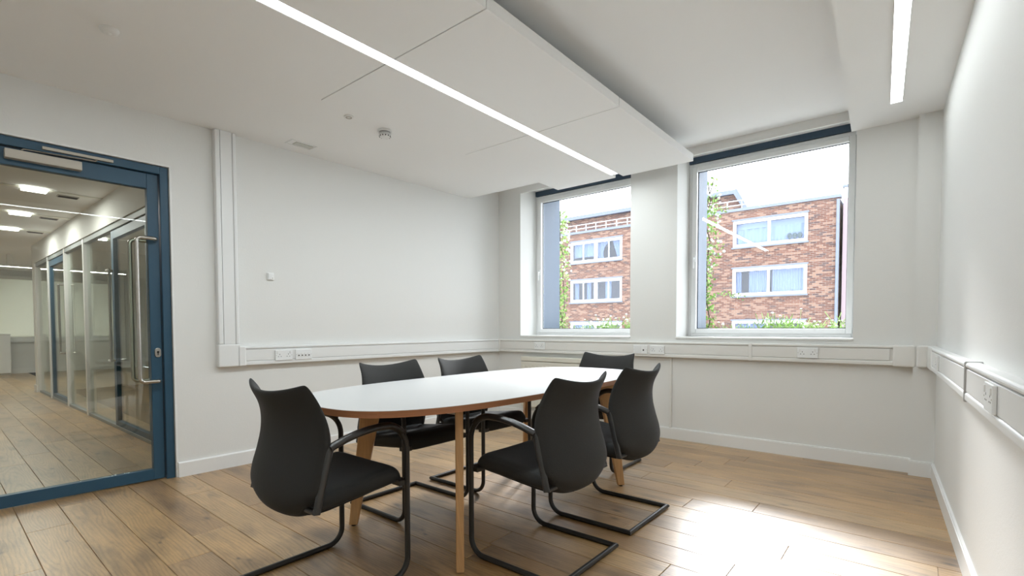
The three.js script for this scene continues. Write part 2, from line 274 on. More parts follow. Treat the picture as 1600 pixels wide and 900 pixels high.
// ---------------------------------------------------------------- dado trunking and outlets
const T0 = 0.787, T1 = 0.938, TL = 0.8225, TU = 0.9137;
{
  // left wall: horizontal run, angle piece and vertical riser
  const t = thing('cable_trunking', 'white dado trunking on the door wall with an upright riser to the soffit', 'trunking');
  const za = 0.05, zb = 3.112, d = 0.046;
  mesh('base', [rL(0, 0.036, T0 + 0.004, T1 - 0.004, za, zb, 0.002)], M.plastic, t);
  mesh('lower_rail', [rL(0.0, d + 0.003, T0, TL - 0.0012, za, zb, 0.009)], M.plastic, t);
  mesh('upper_rail', [rL(0.0, d + 0.003, TU + 0.0012, T1, za, zb, 0.009)], M.plastic, t);
  mesh('cover', [rL(0.0, d, TL + 0.0012, TU - 0.0012, za, zb - 0.05, 0.002)], M.plastic, t);
  mesh('angle_piece', [rL(0, d + 0.006, T0 - 0.003, T1 + 0.02, 3.092, 3.252, 0.01), rL(0, d + 0.006, T0 - 0.003, T1 + 0.003, 3.05, 3.12, 0.01)], M.plastic, t);
  const y0 = T1 + 0.02, y1 = H1 - 0.001;
  mesh('base', rL(0, 0.036, y0, y1, 3.1, 3.244, 0.002), M.plastic, t);
  mesh('riser_rail', rL(0, d + 0.003, y0, y1, 3.0965, 3.1238, 0.009), M.plastic, t);
  mesh('riser_rail', rL(0, d + 0.003, y0, y1, 3.2112, 3.248, 0.009), M.plastic, t);
  mesh('cover', rL(0, d, y0, y1, 3.1262, 3.2088, 0.002), M.plastic, t);
}
{
  const t = thing('cable_trunking', 'white dado trunking along the wall below both windows', 'trunking');
  const d = 0.046, xa = 0.0, xb = 3.935;
  mesh('base', rb(xa, xb, T0 + 0.004, T1 - 0.004, 0, 0.036, 0.002), M.plasticWarm, t);
  mesh('lower_rail', rb(xa, xb, T0, TL - 0.0012, 0, d + 0.003, 0.009), M.plasticWarm, t);
  mesh('upper_rail', rb(xa, xb, TU + 0.0012, T1, 0, d + 0.003, 0.009), M.plasticWarm, t);
  for (const [a, b] of [[0.052, 2.857], [2.864, 3.8]]) mesh('cover', rb(a, b, TL + 0.0012, TU - 0.0012, 0, d, 0.002), M.plasticWarm, t);
  mesh('joint_strip', rb(2.845, 2.872, T0 - 0.0015, T1 + 0.0015, 0, d + 0.0055, 0.004), M.plasticWarm, t);
  mesh('corner_piece', rb(0.0, 0.06, T0 - 0.002, T1 + 0.002, 0, 0.06, 0.008), M.plasticWarm, t);
  mesh('end_coupler', rb(3.82, 3.95, T0 - 0.004, T1 + 0.004, 0, d + 0.03, 0.012), M.plasticWarm, t);
  mesh('pillar_coupler', [rb(3.954, W + 0.0, T0 - 0.002, T1 + 0.004, 0.07, 0.118, 0.012)], M.plasticWarm, t);
}
{
  const t = thing('cable_trunking', 'white dado trunking running along the right wall', 'trunking');
  const d = 0.048, za = 0.12, zb = 6.0;
  mesh('base', rR(-0.036, 0, T0 + 0.004, T1 - 0.004, za, zb, 0.002), M.plastic, t);
  mesh('lower_rail', rR(-d - 0.003, 0, T0, TL - 0.0012, za, zb, 0.009), M.plastic, t);
  mesh('upper_rail', rR(-d - 0.003, 0, TU + 0.0012, T1, za, zb, 0.012), M.plastic, t);
  mesh('cover', rR(-d, 0, TL + 0.0012, TU - 0.0012, za + 0.3, 2.08, 0.002), M.plastic, t);
  mesh('cover', rR(-d, 0, TL + 0.0012, TU - 0.0012, 2.1, zb, 0.002), M.plastic, t);
  mesh('joint_gasket', rR(-d - 0.006, 0, T0 - 0.004, T1 + 0.004, 2.084, 2.096, 0.005), std({ color: 0xb4b4b3, roughness: 0.5 }), t);
  mesh('joint_strip', rR(-d - 0.006, 0, T0 - 0.003, T1 + 0.003, za, 0.44, 0.01), M.plastic, t);
}
// outlets: built facing +z at their centre, then turned
function outlet(kind, label, pos, turn, w = 0.146) {
  const t = thing(kind === 'power' ? 'power_socket' : 'data_outlet', label, kind === 'power' ? 'socket' : 'data outlet', pos, turn), h = 0.086;
  mesh('faceplate', rb(-w / 2, w / 2, -h / 2, h / 2, 0, 0.011, 0.004), M.frameWhite, t);
  if (kind === 'power') {
    const n = w > 0.1 ? [-1, 1] : [0];
    for (const s of n) {
      mesh('rocker_switch', rb(s * 0.036 + s * 0.018 - 0.006, s * 0.036 + s * 0.018 + 0.006, 0.012, 0.034, 0.008, 0.0145, 0.002), M.plastic, t);
      mesh('pin_slots', [bx(s * 0.036 - 0.002, s * 0.036 + 0.002, 0.004, 0.012, 0.0105, 0.0114), bx(s * 0.036 - 0.0145, s * 0.036 - 0.0075, -0.012, -0.008, 0.0105, 0.0114), bx(s * 0.036 + 0.0075, s * 0.036 + 0.0145, -0.012, -0.008, 0.0105, 0.0114)], M.slot, t);
    }
  } else if (kind === 'data') for (let k = 0; k < 4; k++) { const x = -0.045 + k * 0.03; mesh('port', rb(x - 0.011, x + 0.011, -0.02, 0.014, 0.009, 0.0135, 0.002), M.plastic, t); mesh('port_opening', bx(x - 0.006, x + 0.006, -0.012, -0.003, 0.0128, 0.0137), M.slot, t); }
  else { mesh('jack', cyl(0.0075, 0.006, 0.032, -0.004, 0.012, 'z', 16), M.slot, t); mesh('blank_module', rb(-0.06, 0.01, -0.03, 0.03, 0.009, 0.0125, 0.002), M.plastic, t); }
  for (const s of [-1, 1]) mesh('screw', cyl(0.0025, 0.001, s * (w / 2 - 0.008), 0, 0.0113, 'z', 10), M.closerGrey, t);
  return t;
}
const OY = 0.867, tL = Math.PI / 2 - Math.atan(-LS) * 0 + Math.atan(LS), tR = -Math.PI / 2 + Math.atan(RS);
outlet('power', 'white double socket nearest the riser on the door-wall trunking', [xL(2.752) + 0.046, OY - 0.01, 2.752], tL);
outlet('data', 'white four-port data outlet beside the double socket on the door wall', [xL(2.58) + 0.046, OY - 0.01, 2.58], tL);
outlet('power', 'white double socket on the trunking below the raft-hidden window', [0.65, OY, 0.046], 0);
outlet('jack', 'white outlet plate with one round black jack between the windows', [1.868, OY - 0.01, 0.046], 0);
outlet('power', 'white double socket next to the black jack plate between the windows', [2.037, OY - 0.01, 0.046], 0);
outlet('power', 'white double socket below the window beside the corner pillar', [3.282, OY, 0.046], 0);
outlet('power', 'white double socket on the right-wall trunking past the grey joint', [xR(2.69) - 0.048, OY, 2.69], tR);
outlet('power', 'white single socket on the right-wall trunking near the corner pillar', [xR(0.9) - 0.048, OY, 0.9], tR, 0.088);
// thermostat
{ const t = thing('room_sensor', 'small white square sensor alone on the door wall', 'sensor', [xL(2.83), 1.503, 2.83], tL);
  mesh('backplate', rb(-0.028, 0.028, -0.032, 0.032, 0, 0.008, 0.003), M.frameWhite, t); mesh('cover', rb(-0.024, 0.024, -0.028, 0.028, 0.006, 0.02, 0.005), M.frameWhite, t); mesh('button', cyl(0.004, 0.002, 0.012, -0.014, 0.0205, 'z', 12), M.closerGrey, t); }
// conduit below the trunking and the radiator
{ const t = thing('conduit', 'slim white vertical conduit from trunking to skirting below the windows', 'conduit');
  mesh('channel', rb(2.143, 2.167, 0.108, T0, 0, 0.014, 0.003), M.plasticWarm, t); mesh('lid', rb(2.146, 2.164, 0.11, T0 - 0.002, 0.013, 0.017, 0.002), M.plasticWarm, t); mesh('branch', rb(1.72, 2.167, T0 - 0.026, T0 - 0.004, 0, 0.012, 0.003), M.plasticWarm, t); }
{ const t = thing('radiator', 'cream panel radiator low on the wall behind the table', 'radiator', [0.42, 0, 0.02]);
  const w = 1.2; mesh('panel', rb(0, w, 0.16, 0.685, 0.05, 0.085, 0.008), M.radiator, t); mesh('panel', rb(0, w, 0.16, 0.685, 0.0, 0.02, 0.006), M.radiator, t);
  mesh('top_casing', rb(0, w, 0.69, 0.742, 0.0, 0.088, 0.008), M.radiator, t);
  for (let k = 0; k < 22; k++) mesh('rib', rb(0.03 + k * 0.053, 0.055 + k * 0.053, 0.2, 0.64, 0.08, 0.089, 0.004, 1), M.radiator, t);
  mesh('bracket', bx(0.15, 0.18, 0.2, 0.6, -0.02, 0.0), M.radiator, t); mesh('bracket', bx(w - 0.18, w - 0.15, 0.2, 0.6, -0.02, 0.0), M.radiator, t);
  mesh('pipe', [cyl(0.008, 0.2, 0.04, 0.1, 0.04)], M.radiator, t); mesh('pipe', [cyl(0.008, 0.2, w - 0.04, 0.1, 0.04)], M.radiator, t); }
// ceiling devices on the soffit
{ const lathe = (pts, n = 36) => new THREE.LatheGeometry(pts.map((p) => new THREE.Vector2(...p)), n);
  const a = thing('ceiling_sensor', 'flat round white sensor on the soffit above the door', 'sensor', [0.86, H1, 4.078]);
  mesh('body', lathe([[0, -0.022], [0.02, -0.022], [0.034, -0.017], [0.041, -0.006], [0.042, 0]]), M.plastic, a); mesh('lens', lathe([[0, -0.027], [0.006, -0.026], [0.011, -0.0215]], 16), M.frameWhite, a);
  const b = thing('sprinkler_plate', 'small round white cover plate on the soffit beside the smoke detector', 'cover plate', [0.873, H1, 2.708]);
  mesh('plate', lathe([[0, -0.008], [0.03, -0.008], [0.034, -0.004], [0.034, 0]]), M.plastic, b); mesh('ring', lathe([[0.014, -0.0085], [0.016, -0.011], [0.02, -0.011], [0.022, -0.0085]]), M.closerGrey, b);
  const c = thing('smoke_detector', 'white domed smoke detector on the soffit beside the raft', 'smoke detector', [0.86, H1, 2.385]);
  mesh('base', lathe([[0, -0.014], [0.05, -0.014], [0.054, -0.01], [0.055, 0]]), M.plastic, c);
  mesh('neck', lathe([[0, -0.026], [0.042, -0.026], [0.042, -0.012]]), std({ color: 0x9b9b98, roughness: 0.6 }), c);
  mesh('head', lathe([[0, -0.056], [0.026, -0.055], [0.036, -0.05], [0.042, -0.042], [0.046, -0.022], [0, -0.022]]), M.plastic, c);
  for (let k = 0; k < 12; k++) { const w = k / 12 * Math.PI * 2; mesh('vent_slot', new THREE.BoxGeometry(0.004, 0.009, 0.006).rotateY(-w).translate(0.0415 * Math.cos(w), -0.044, 0.0415 * Math.sin(w)), M.slot, c); }
  const d = thing('emergency_light', 'small recessed rectangular fitting in the soffit above the door-wall sensor', 'ceiling fitting', [0.115, H1, 2.65], 0);
  mesh('bezel', [rb(-0.06, 0.06, -0.004, 0.001, -0.11, -0.098, 0.001), rb(-0.06, 0.06, -0.004, 0.001, 0.098, 0.11, 0.001), rb(-0.06, -0.05, -0.004, 0.001, -0.098, 0.098, 0.001), rb(0.05, 0.06, -0.004, 0.001, -0.098, 0.098, 0.001)], M.plastic, d);
  mesh('panel', rb(-0.032, 0.032, -0.007, 0.0, -0.088, 0.06, 0.002), std({ color: 0xcfcfca, roughness: 0.5 }), d);
}

// ---------------------------------------------------------------- the glazed blue door
{
  const fr = sgroup('trim_3', 'dark blue metal door frame in the left wall');
  const fw = 0.05, z0 = DOOR.z0 + 0.004, z1 = DOOR.z1 - 0.004;
  mesh('jamb', rL(-0.13, -0.012, 0, DOOR.h - 0.004, z0, z0 + fw, 0.003), M.doorBlue, fr);
  mesh('jamb', rL(-0.13, -0.012, 0, DOOR.h - 0.004, z1 - fw, z1, 0.003), M.doorBlue, fr);
  mesh('frame_head', rL(-0.13, -0.012, DOOR.h - 0.056, DOOR.h - 0.004, z0 + fw, z1 - fw, 0.003), M.doorBlue, fr);
  mesh('edge_bead', [rL(-0.01, 0.004, 0.108, DOOR.h + 0.01, DOOR.z0 - 0.012, DOOR.z0, 0.002), rL(-0.01, 0.004, DOOR.h, DOOR.h + 0.012, DOOR.z0 - 0.012, DOOR.z1, 0.002)], M.trim, fr);
  const a = z0 + fw + 0.006, b = z1 - fw - 0.006, top = DOOR.h - 0.062, xo = -0.085, xi = -0.036;
  const d = sgroup('door_1', 'single glazed door with dark blue metal frame and steel pull handle');
  mesh('stile', rL(xo, xi, 0.008, top, a, 3.662, 0.003), M.doorBlue, d);
  mesh('stile', rL(xo, xi, 0.008, top, b - 0.075, b, 0.003), M.doorBlue, d);
  mesh('top_rail', rL(xo, xi, 2.057, top, 3.662, b - 0.075, 0.003), M.doorBlue, d);
  mesh('bottom_rail', rL(xo, xi, 0.008, 0.083, 3.662, b - 0.075, 0.003), M.doorBlue, d);
  mesh('pane', bL(-0.064, -0.056, 0.083, 2.057, 3.662, b - 0.075), M.glassGreen, d);
  const hz = 3.62, bz = 3.745, ya = 0.71, yb = 1.705;
  for (const s of [1, -1]) {
    const x0 = (s > 0 ? xi : xo) + LS * 3.65, x1 = x0 + s * 0.055, r = 0.03, P = [[x0, yb, hz]];
    P.push(...arc(0, 0, 1, 0, Math.PI / 2, 6, (c, q) => [x0 + s * (0.055 - 0.025 * (1 - q)) * Math.min(1, q + 0.0) , yb, hz + 0.0 + 0.025 * (1 - c)]));
    P.push(...arc(0, 0, 1, 0, Math.PI / 2, 8, (c, q) => [x1, yb - r * (1 - c), bz - r * (1 - q)]));
    P.push(...arc(0, 0, 1, 0, Math.PI / 2, 8, (c, q) => [x1, ya + r * (1 - q), bz - r * (1 - c)]).map((p) => p));
    P.push(...arc(0, 0, 1, 0, Math.PI / 2, 6, (c, q) => [x0 + s * 0.055 * c, ya, hz + 0.025 * (1 - q)]));
    const clean = P.filter((p, i) => !i || Math.hypot(p[0] - P[i - 1][0], p[1] - P[i - 1][1], p[2] - P[i - 1][2]) > 1e-4);
    const h = mesh('pull_handle', sweep(clean, 0.0125, 0.0125, 14), M.steel, d); tag(h, 'brushed steel cranked pull handle');
  }
  const ex = xi + LS * 3.622;
  const l = mesh('lock', (() => { const sh = new THREE.Shape(); sh.absarc(0, 0.014, 0.017, 0, Math.PI); sh.absarc(0, -0.014, 0.017, Math.PI, Math.PI * 2); const e = new THREE.ExtrudeGeometry(sh, { depth: 0.008, bevelEnabled: true, bevelSize: 0.002, bevelThickness: 0.002, bevelSegments: 2 }); return e.rotateY(Math.PI / 2).translate(ex, 0.91, 3.622); })(), M.steel, d);
  mesh('keyhole', [cyl(0.007, 0.004, ex + 0.011, 0.914, 3.622, 'x', 14), bx(ex + 0.009, ex + 0.0125, 0.893, 0.91, 3.6195, 3.6245)], M.slot, l);
  const cl = mesh('door_closer', [rL(xi, xi + 0.05, 2.088, 2.142, 4.02, 4.375, 0.003)], M.closerGrey, d); tag(cl, 'grey box door closer');
  mesh('slide_channel', rL(-0.012, 0.006, 2.177, 2.195, 3.855, 4.207, 0.002), M.closerGrey, cl);
  mesh('closer_arm', sweep([[xi + LS * 4.3 + 0.025, 2.148, 4.3], [xi + LS * 4.3 + 0.025, 2.158, 4.29], [-0.01 + LS * 3.95, 2.168, 3.95], [-0.004 + LS * 3.94, 2.177, 3.94]], 0.008, 0.004, 8), M.closerGrey, cl);
}

// ---------------------------------------------------------------- meeting table
{
  const t = thing('meeting_table', 'long white-topped meeting table with rounded ends, brown edge and splayed wooden legs', 'table', [2.03, 0, 2.43]);
  const TH = 0.753, TT = 0.028, n = 3.2, a = 0.517, b = 1.243;
  const outline = (k = 1, d = 0) => { const pts = []; for (let i = 0; i < 160; i++) { const w = i / 160 * Math.PI * 2, c = Math.cos(w), s = Math.sin(w); pts.push(new THREE.Vector2((a - d) * Math.sign(c) * Math.pow(Math.abs(c), 2 / n), (b - d) * Math.sign(s) * Math.pow(Math.abs(s), 2 / n))); } return pts; };
  const slab = (d, y0, y1) => { const e = new THREE.ExtrudeGeometry(new THREE.Shape(outline(1, d)), { depth: y1 - y0, bevelEnabled: false, curveSegments: 1 }); e.rotateX(Math.PI / 2); e.translate(0, y1, 0); return e; };
  const smooth = (g) => uvMetres(toCreasedNormals(g.index ? g.toNonIndexed() : g, 0.6));
  mesh('edge_band', smooth(slab(0, TH - TT, TH - 0.0015)), M.edgeWood, t);
  mesh('tabletop', smooth(slab(0.0012, TH - 0.002, TH)), M.laminate, t);
  for (const [sx, sz] of [[1, 1], [-1, 1], [1, -1], [-1, -1]]) {
    const F = new THREE.Vector2(sx * 0.405, sz * 0.785), D = new THREE.Vector2(sx, sz).normalize(), y1 = TH - TT - 0.001, y0 = 0.012;
    const sh = new THREE.Shape([[-0.018, y0], [0.018, y0], [-0.062, y1], [-0.168, y1]].map((p) => new THREE.Vector2(...p)));
    const e = new THREE.ExtrudeGeometry(sh, { depth: 0.026, bevelEnabled: true, bevelSize: 0.005, bevelThickness: 0.005, bevelSegments: 3 }); e.translate(0, 0, -0.013);
    // uv along the leg
    const p = e.attributes.position, uv = e.attributes.uv; for (let i = 0; i < p.count; i++) uv.setXY(i, p.getX(i) + p.getZ(i), p.getY(i));
    e.rotateY(Math.atan2(-D.y, D.x)); e.translate(F.x, 0, F.y);
    const leg = mesh('leg', e, M.legWood, t);
    mesh('foot_pad', cyl(0.012, 0.009, F.x, 0.0045, F.y, 'y', 16), M.rubber, leg);
  }
  for (const s of [1, -1]) { mesh('end_rail', rb(-0.31, 0.31, 0.676, 0.724, s * 0.69 - 0.02, s * 0.69 + 0.02, 0.003), M.steelWhite, t); mesh('side_rail', rb(s * 0.3 - 0.02, s * 0.3 + 0.02, 0.695, 0.7245, -0.669, 0.669, 0.003), M.steelWhite, t); }
}

// ---------------------------------------------------------------- cantilever armchairs
function makeChair(label) {
  const t = thing('cantilever_chair', label, 'chair');
  const X = 0.2525, R = 0.0125, up = 0.245, back = -0.245;
  const side = (x) => {      // from the elbow over the arm, down the front and back along the floor
    const P = [[x, 0.63, -0.118], [x, 0.648, -0.06], [x, 0.661, 0.0], [x, 0.668, 0.05], [x, 0.6705, 0.1]];
    P.push(...arc(0.13, 0.555, 0.115, Math.PI / 2, 0, 10, (z, y) => [x, y, z]).map(([q, y, z]) => [q, y, z]));
    P.push([x, 0.3, up]);
    P.push(...arc(up - 0.075, R + 0.075, 0.075, 0, -Math.PI / 2, 8, (z, y) => [x, y, z]));
    P.push([x, R, back]);
    return P;
  };
  const A = side(-X), B = side(X).reverse();
  mesh('frame', sweep([...A, ...B], R, R, 12), M.frameBlack, t);
  for (const s of [-1, 1]) {
    const pad = [[s * X, 0.627, -0.128], [s * X, 0.633, -0.112], [s * X, 0.65, -0.06], [s * X, 0.664, 0.0], [s * X, 0.671, 0.05], [s * X, 0.674, 0.1], ...arc(0.13, 0.555, 0.119, Math.PI / 2, Math.PI * 0.24, 6, (z, y) => [s * X, y, z])];
    mesh('arm_pad', sweep(pad, 0.02, 0.0145, 16), M.armBlack, t);
    mesh('back_bracket', [sweep([[s * X, 0.637, -0.118], [s * X, 0.61, -0.13], [s * X, 0.5, -0.158], [s * X, 0.405, -0.182], [s * X, 0.392, -0.185]], 0.009, 0.0165, 12), ], M.bracket, t);
  }
  mesh('seat_rail', [cyl(0.01, 2 * X, 0, 0.412, 0.222, 'x', 12), bx(-X, -0.2, 0.402, 0.424, 0.205, 0.25), bx(0.2, X, 0.402, 0.424, 0.205, 0.25)], M.frameBlack, t);
  mesh('seat_rail', cyl(0.01, 2 * X, 0, 0.4, -0.19, 'x', 12), M.frameBlack, t);
  const lerp = THREE.MathUtils.lerp, sm = THREE.MathUtils.smoothstep;
  mesh('seat', cushion((a, b, n) => {
    const q = (b + 1) / 2, z = lerp(-0.205, 0.252, q), w = lerp(0.228, 0.238, q);
    const mid = lerp(0.405, 0.452, q) - 0.022 * sm(b, 0.72, 1) - 0.012 * (1 - a * a) * (1 - b * b);
    return [a * w, mid + n * lerp(0.034, 0.043, q) + 0.0, z];
  }, 9, 14, 28), M.fabric, t);
  mesh('seat_pan', cushion((a, b, n) => { const q = (b + 1) / 2; return [a * 0.215, lerp(0.372, 0.413, q) + 0.014 * n, lerp(-0.195, 0.2, q)]; }, 6, 6, 12), M.rubber, t);
  const prof = new THREE.CatmullRomCurve3([[0.352, -0.196], [0.42, -0.22], [0.5, -0.213], [0.58, -0.19], [0.65, -0.177], [0.72, -0.182], [0.79, -0.205], [0.87, -0.25]].map(([y, z]) => new THREE.Vector3(0, y, z)));
  mesh('backrest', cushion((a, b, n) => {
    const q = (b + 1) / 2, p = prof.getPoint(q);
    const w = 0.258 - 0.03 * sm(q, 0.55, 1) - 0.03 * Math.pow(sm(1 - q, 0.75, 1), 1.6);
    const y = p.y + sm(q, 0.5, 1) * (-0.03 + 0.034 * a * a) + Math.pow(1 - sm(q, 0, 0.4), 1.3) * 0.058 * Math.pow(Math.abs(a), 4.5);
    const z = p.z + 0.052 * a * a - 0.006;
    return [a * w, y, z - n * lerp(0.028, 0.019, sm(q, 0.35, 0.9))];
  }, 40, 14, 40), M.fabric, t);
  return t;
}
{
  const c = makeChair('black fabric armchair standing alone at the table end by the door');
  c.userData.group = 'armchairs around the table';
  c.position.set(2.03, 0, 3.63); c.rotation.y = Math.PI;
  dup(c, 'black fabric armchair on the right-wall side of the table, farther from the windows', [2.605, 0, 2.807], -Math.PI / 2);
  dup(c, 'black fabric armchair on the right-wall side of the table, nearer the windows', [2.592, 0, 2.115], -Math.PI / 2);
  dup(c, 'black fabric armchair on the door-wall side of the table, farther from the windows', [1.592, 0, 2.78], Math.PI / 2);
  dup(c, 'black fabric armchair on the door-wall side of the table, nearer the radiator', [1.592, 0, 2.128], Math.PI / 2);
  dup(c, 'black fabric armchair at the table end with its back to the windows', [2.02, 0, 1.22], 0);
}

// ---------------------------------------------------------------- office beyond the glazed door
const ZP = 3.3, CH = 2.5;
struct('ceiling_office', [bx(-13.0, -0.2, CH, CH + 0.12, 0.4, ZB + 0.1)], M.ceiling, 'beige ceiling of the office beyond the door');
struct('wall_office_far', [bx(-13.0, -12.7, 0, 0.9, 0.4, ZB), bx(-13.0, -12.7, 2.3, CH, 0.4, ZB), bx(-13.0, -12.7, 0.9, 2.3, 0.4, 1.6), bx(-13.0, -12.7, 0.9, 2.3, 3.34, 3.8), bx(-13.0, -12.7, 0.9, 2.3, 5.6, ZB)], M.wall);
struct('wall_office_back', [bx(-13.0, -0.2, 0, CH, 0.4, 0.55)], M.wall);
struct('wall_office_near', [bx(-13.0, -0.3, 0, CH, ZB, ZB + 0.1)], M.wall);
struct('wall_office_return', [bx(-7.62, -7.45, 0, CH, 0.55, ZP + 0.05)], M.wall, 'white wall end closing the row of glazed rooms');
struct('wall_office_header', [bx(-7.45, -0.22, 2.19, CH, ZP - 0.06, ZP + 0.05)], M.wall, 'white header above the glazed partition');
struct('baseboard_office', [bx(-12.7, -12.685, 0, 0.12, 0.55, ZB), bx(-7.64, -7.62, 0, 0.12, 0.55, ZP + 0.07), bx(-7.62, -7.45, 0, 0.12, ZP + 0.05, ZP + 0.065)], M.trim);
for (const [z0, z1] of [[1.6, 3.34], [3.8, 5.6]]) {
  const g = thing('roller_blind', z0 < 3 ? 'pale roller blind glowing with daylight at the far end of the office' : 'second pale roller blind on the far office wall beside the first', 'blind', [-12.69, 0, (z0 + z1) / 2]);
  const h = (z1 - z0) / 2 + 0.03;
  mesh('fabric', bx(0, 0.004, 0.87, 2.3, -h, h), phy({ color: 0xe3e1d8, roughness: 1, transmission: 0.3, thickness: 0, side: THREE.DoubleSide }), g);
  mesh('cassette', rb(0, 0.06, 2.28, 2.36, -h, h, 0.01), M.trim, g); mesh('hem_bar', rb(-0.004, 0.01, 0.86, 0.885, -h, h, 0.004), M.trim, g);
}
{ const t = thing('cable_trunking', 'dado trunking under the blind at the far end of the office', 'trunking', [-12.699, 0, 0]); mesh('base', rb(0, 0.06, 0.75, 0.86, 0.6, 5.9, 0.01), M.plastic, t); mesh('cover', rb(0.055, 0.066, 0.775, 0.835, 0.6, 5.9, 0.004), M.plastic, t); }
{ const t = thing('low_cabinet', 'pale low storage cabinet against the far office wall', 'cabinet', [-12.42, 0, 3.62]);
  mesh('body', rb(-0.2, 0.2, 0.04, 0.94, -0.42, 0.42, 0.004), M.wall, t); mesh('top', rb(-0.21, 0.215, 0.94, 0.965, -0.43, 0.43, 0.004), M.trim, t); mesh('plinth', bx(-0.19, 0.185, 0, 0.04, -0.41, 0.41), M.closerGrey, t);
  for (const s of [-1, 1]) { const d = mesh('door', rb(0.2, 0.216, 0.05, 0.93, s * 0.21 - 0.205, s * 0.21 + 0.205, 0.003), M.trim, t); mesh('handle', rb(0.216, 0.23, 0.8, 0.9, s * 0.03 - 0.004, s * 0.03 + 0.004, 0.003), M.steel, d); } }
// ceiling tracks with short lit modules
[[-2.85, 3.9], [-4.38, 3.84], [-5.75, 3.8]].forEach(([x, z], i) => {
  const t = thing('track_light', ['nearest office ceiling track with a short lit module beyond the glass door', 'middle office ceiling track with a short lit module beyond the glass door', 'farthest office ceiling track with a short lit module beyond the glass door'][i], 'track light', [x, CH, z], 0);
  mesh('track', rb(-0.025, 0.025, -0.014, 0, ZP + 0.06 - z, 1.9, 0.003), M.lampTrack, t);
  mesh('module', bx(-0.06, 0.06, -0.03, -0.012, -0.095, 0.095), M.lampSmall, t);
  const L = new THREE.RectAreaLight(new THREE.Color(1, 0.97, 0.94), 125, 0.11, 0.18); L.position.set(0, -0.032, 0); L.rotation.x = -Math.PI / 2; t.add(L);
  const v = thing('ceiling_vent', ['grey slot vent in the office ceiling beside the nearest track', 'grey slot vent in the office ceiling beside the middle track', 'grey slot vent in the office ceiling beside the farthest track'][i], 'vent', [x - 0.17, CH, z - 0.29]);
  mesh('frame', rb(-0.05, 0.05, -0.008, 0, -0.09, 0.09, 0.002), M.closerGrey, v); for (let k = 0; k < 3; k++) mesh('slat', bx(-0.036 + k * 0.03, -0.024 + k * 0.03, -0.012, -0.007, -0.08, 0.08), M.dark, v);
});
{ const t = thing('pendant_light', 'thin suspended linear light hanging from white hangers at the office end', 'pendant light', [-9.2, 0, 3.6]);
  mesh('bar', rb(-0.04, 0.04, 2.27, 2.31, -1.4, 1.4, 0.004), M.plastic, t); mesh('diffuser', bx(-0.032, 0.032, 2.264, 2.271, -1.38, 1.38), M.lampSmall, t);
  for (const z of [-0.53, -0.13, 0.9]) mesh('hanger', rb(-0.05, 0.05, 2.31, CH, z - 0.035, z + 0.035, 0.004), M.trim, t); 
  const L = new THREE.RectAreaLight(new THREE.Color(1, 0.99, 0.95), 45, 0.06, 2.7); L.position.set(0, 2.262, 0); L.rotation.x = -Math.PI / 2; t.add(L); }
// glazed partition: posts, fixed panes and blue-framed doors
{
  const g = sgroup('wall_partition', 'glazed partition with white posts and blue-framed doors beyond the glass door');
  for (const x of [-0.24, -1.35, -3.9, -5.05, -6.3, -7.42]) mesh('post', rb(x - 0.03, x + 0.03, 0, 2.19, ZP - 0.05, ZP + 0.04, 0.003), M.trim, g);
  mesh('head_rail', rb(-7.4, -0.25, 2.13, 2.19, ZP - 0.03, ZP + 0.035, 0.003), std({ color: 0x8b9090, roughness: 0.5 }), g);
  mesh('floor_rail', [rb(-7.4, -0.25, 0, 0.035, ZP - 0.03, ZP + 0.03, 0.003)], std({ color: 0x8b9090, roughness: 0.5 }), g);
  for (const [a, b] of [[-1.32, -0.27], [-5.02, -3.93], [-3.87, -2.7], [-7.39, -6.33]]) mesh('pane', bx(a, b, 0.035, 2.13, ZP - 0.006, ZP + 0.006), M.glassGreen, g);
}
for (const [x0, x1, n, label] of [[-2.66, -1.4, 2, 'blue-framed glazed door in the partition, closer to the doorway'], [-6.25, -5.1, 3, 'blue-framed glazed door in the partition, farther down the office']]) {
  const d = sgroup('door_' + n, label), s = 0.085, z0 = ZP - 0.025, z1 = ZP + 0.025;
  mesh('stile', rb(x0, x0 + s, 0.01, 2.12, z0, z1, 0.003), M.doorBlue, d); mesh('stile', rb(x1 - s, x1, 0.01, 2.12, z0, z1, 0.003), M.doorBlue, d);
  mesh('top_rail', rb(x0 + s, x1 - s, 2.12 - s, 2.12, z0, z1, 0.003), M.doorBlue, d); mesh('bottom_rail', rb(x0 + s, x1 - s, 0.01, 0.09, z0, z1, 0.003), M.doorBlue, d);
  mesh('pane', bx(x0 + s, x1 - s, 0.09, 2.12 - s, ZP - 0.005, ZP + 0.005), M.glassGreen, d);
  const hx = n === 2 ? x0 + 0.13 : x1 - 0.13, mx = n === 2 ? x0 + 0.05 : x1 - 0.05;
  const h = mesh('pull_handle', sweep([[mx, 1.7, z1], [mx, 1.7, z1 + 0.05], [hx, 1.7, z1 + 0.05], [hx, 0.74, z1 + 0.05], [mx, 0.74, z1 + 0.05], [mx, 0.74, z1]], 0.013, 0.013, 10), M.steel, d); tag(h, 'steel pull handle');
}

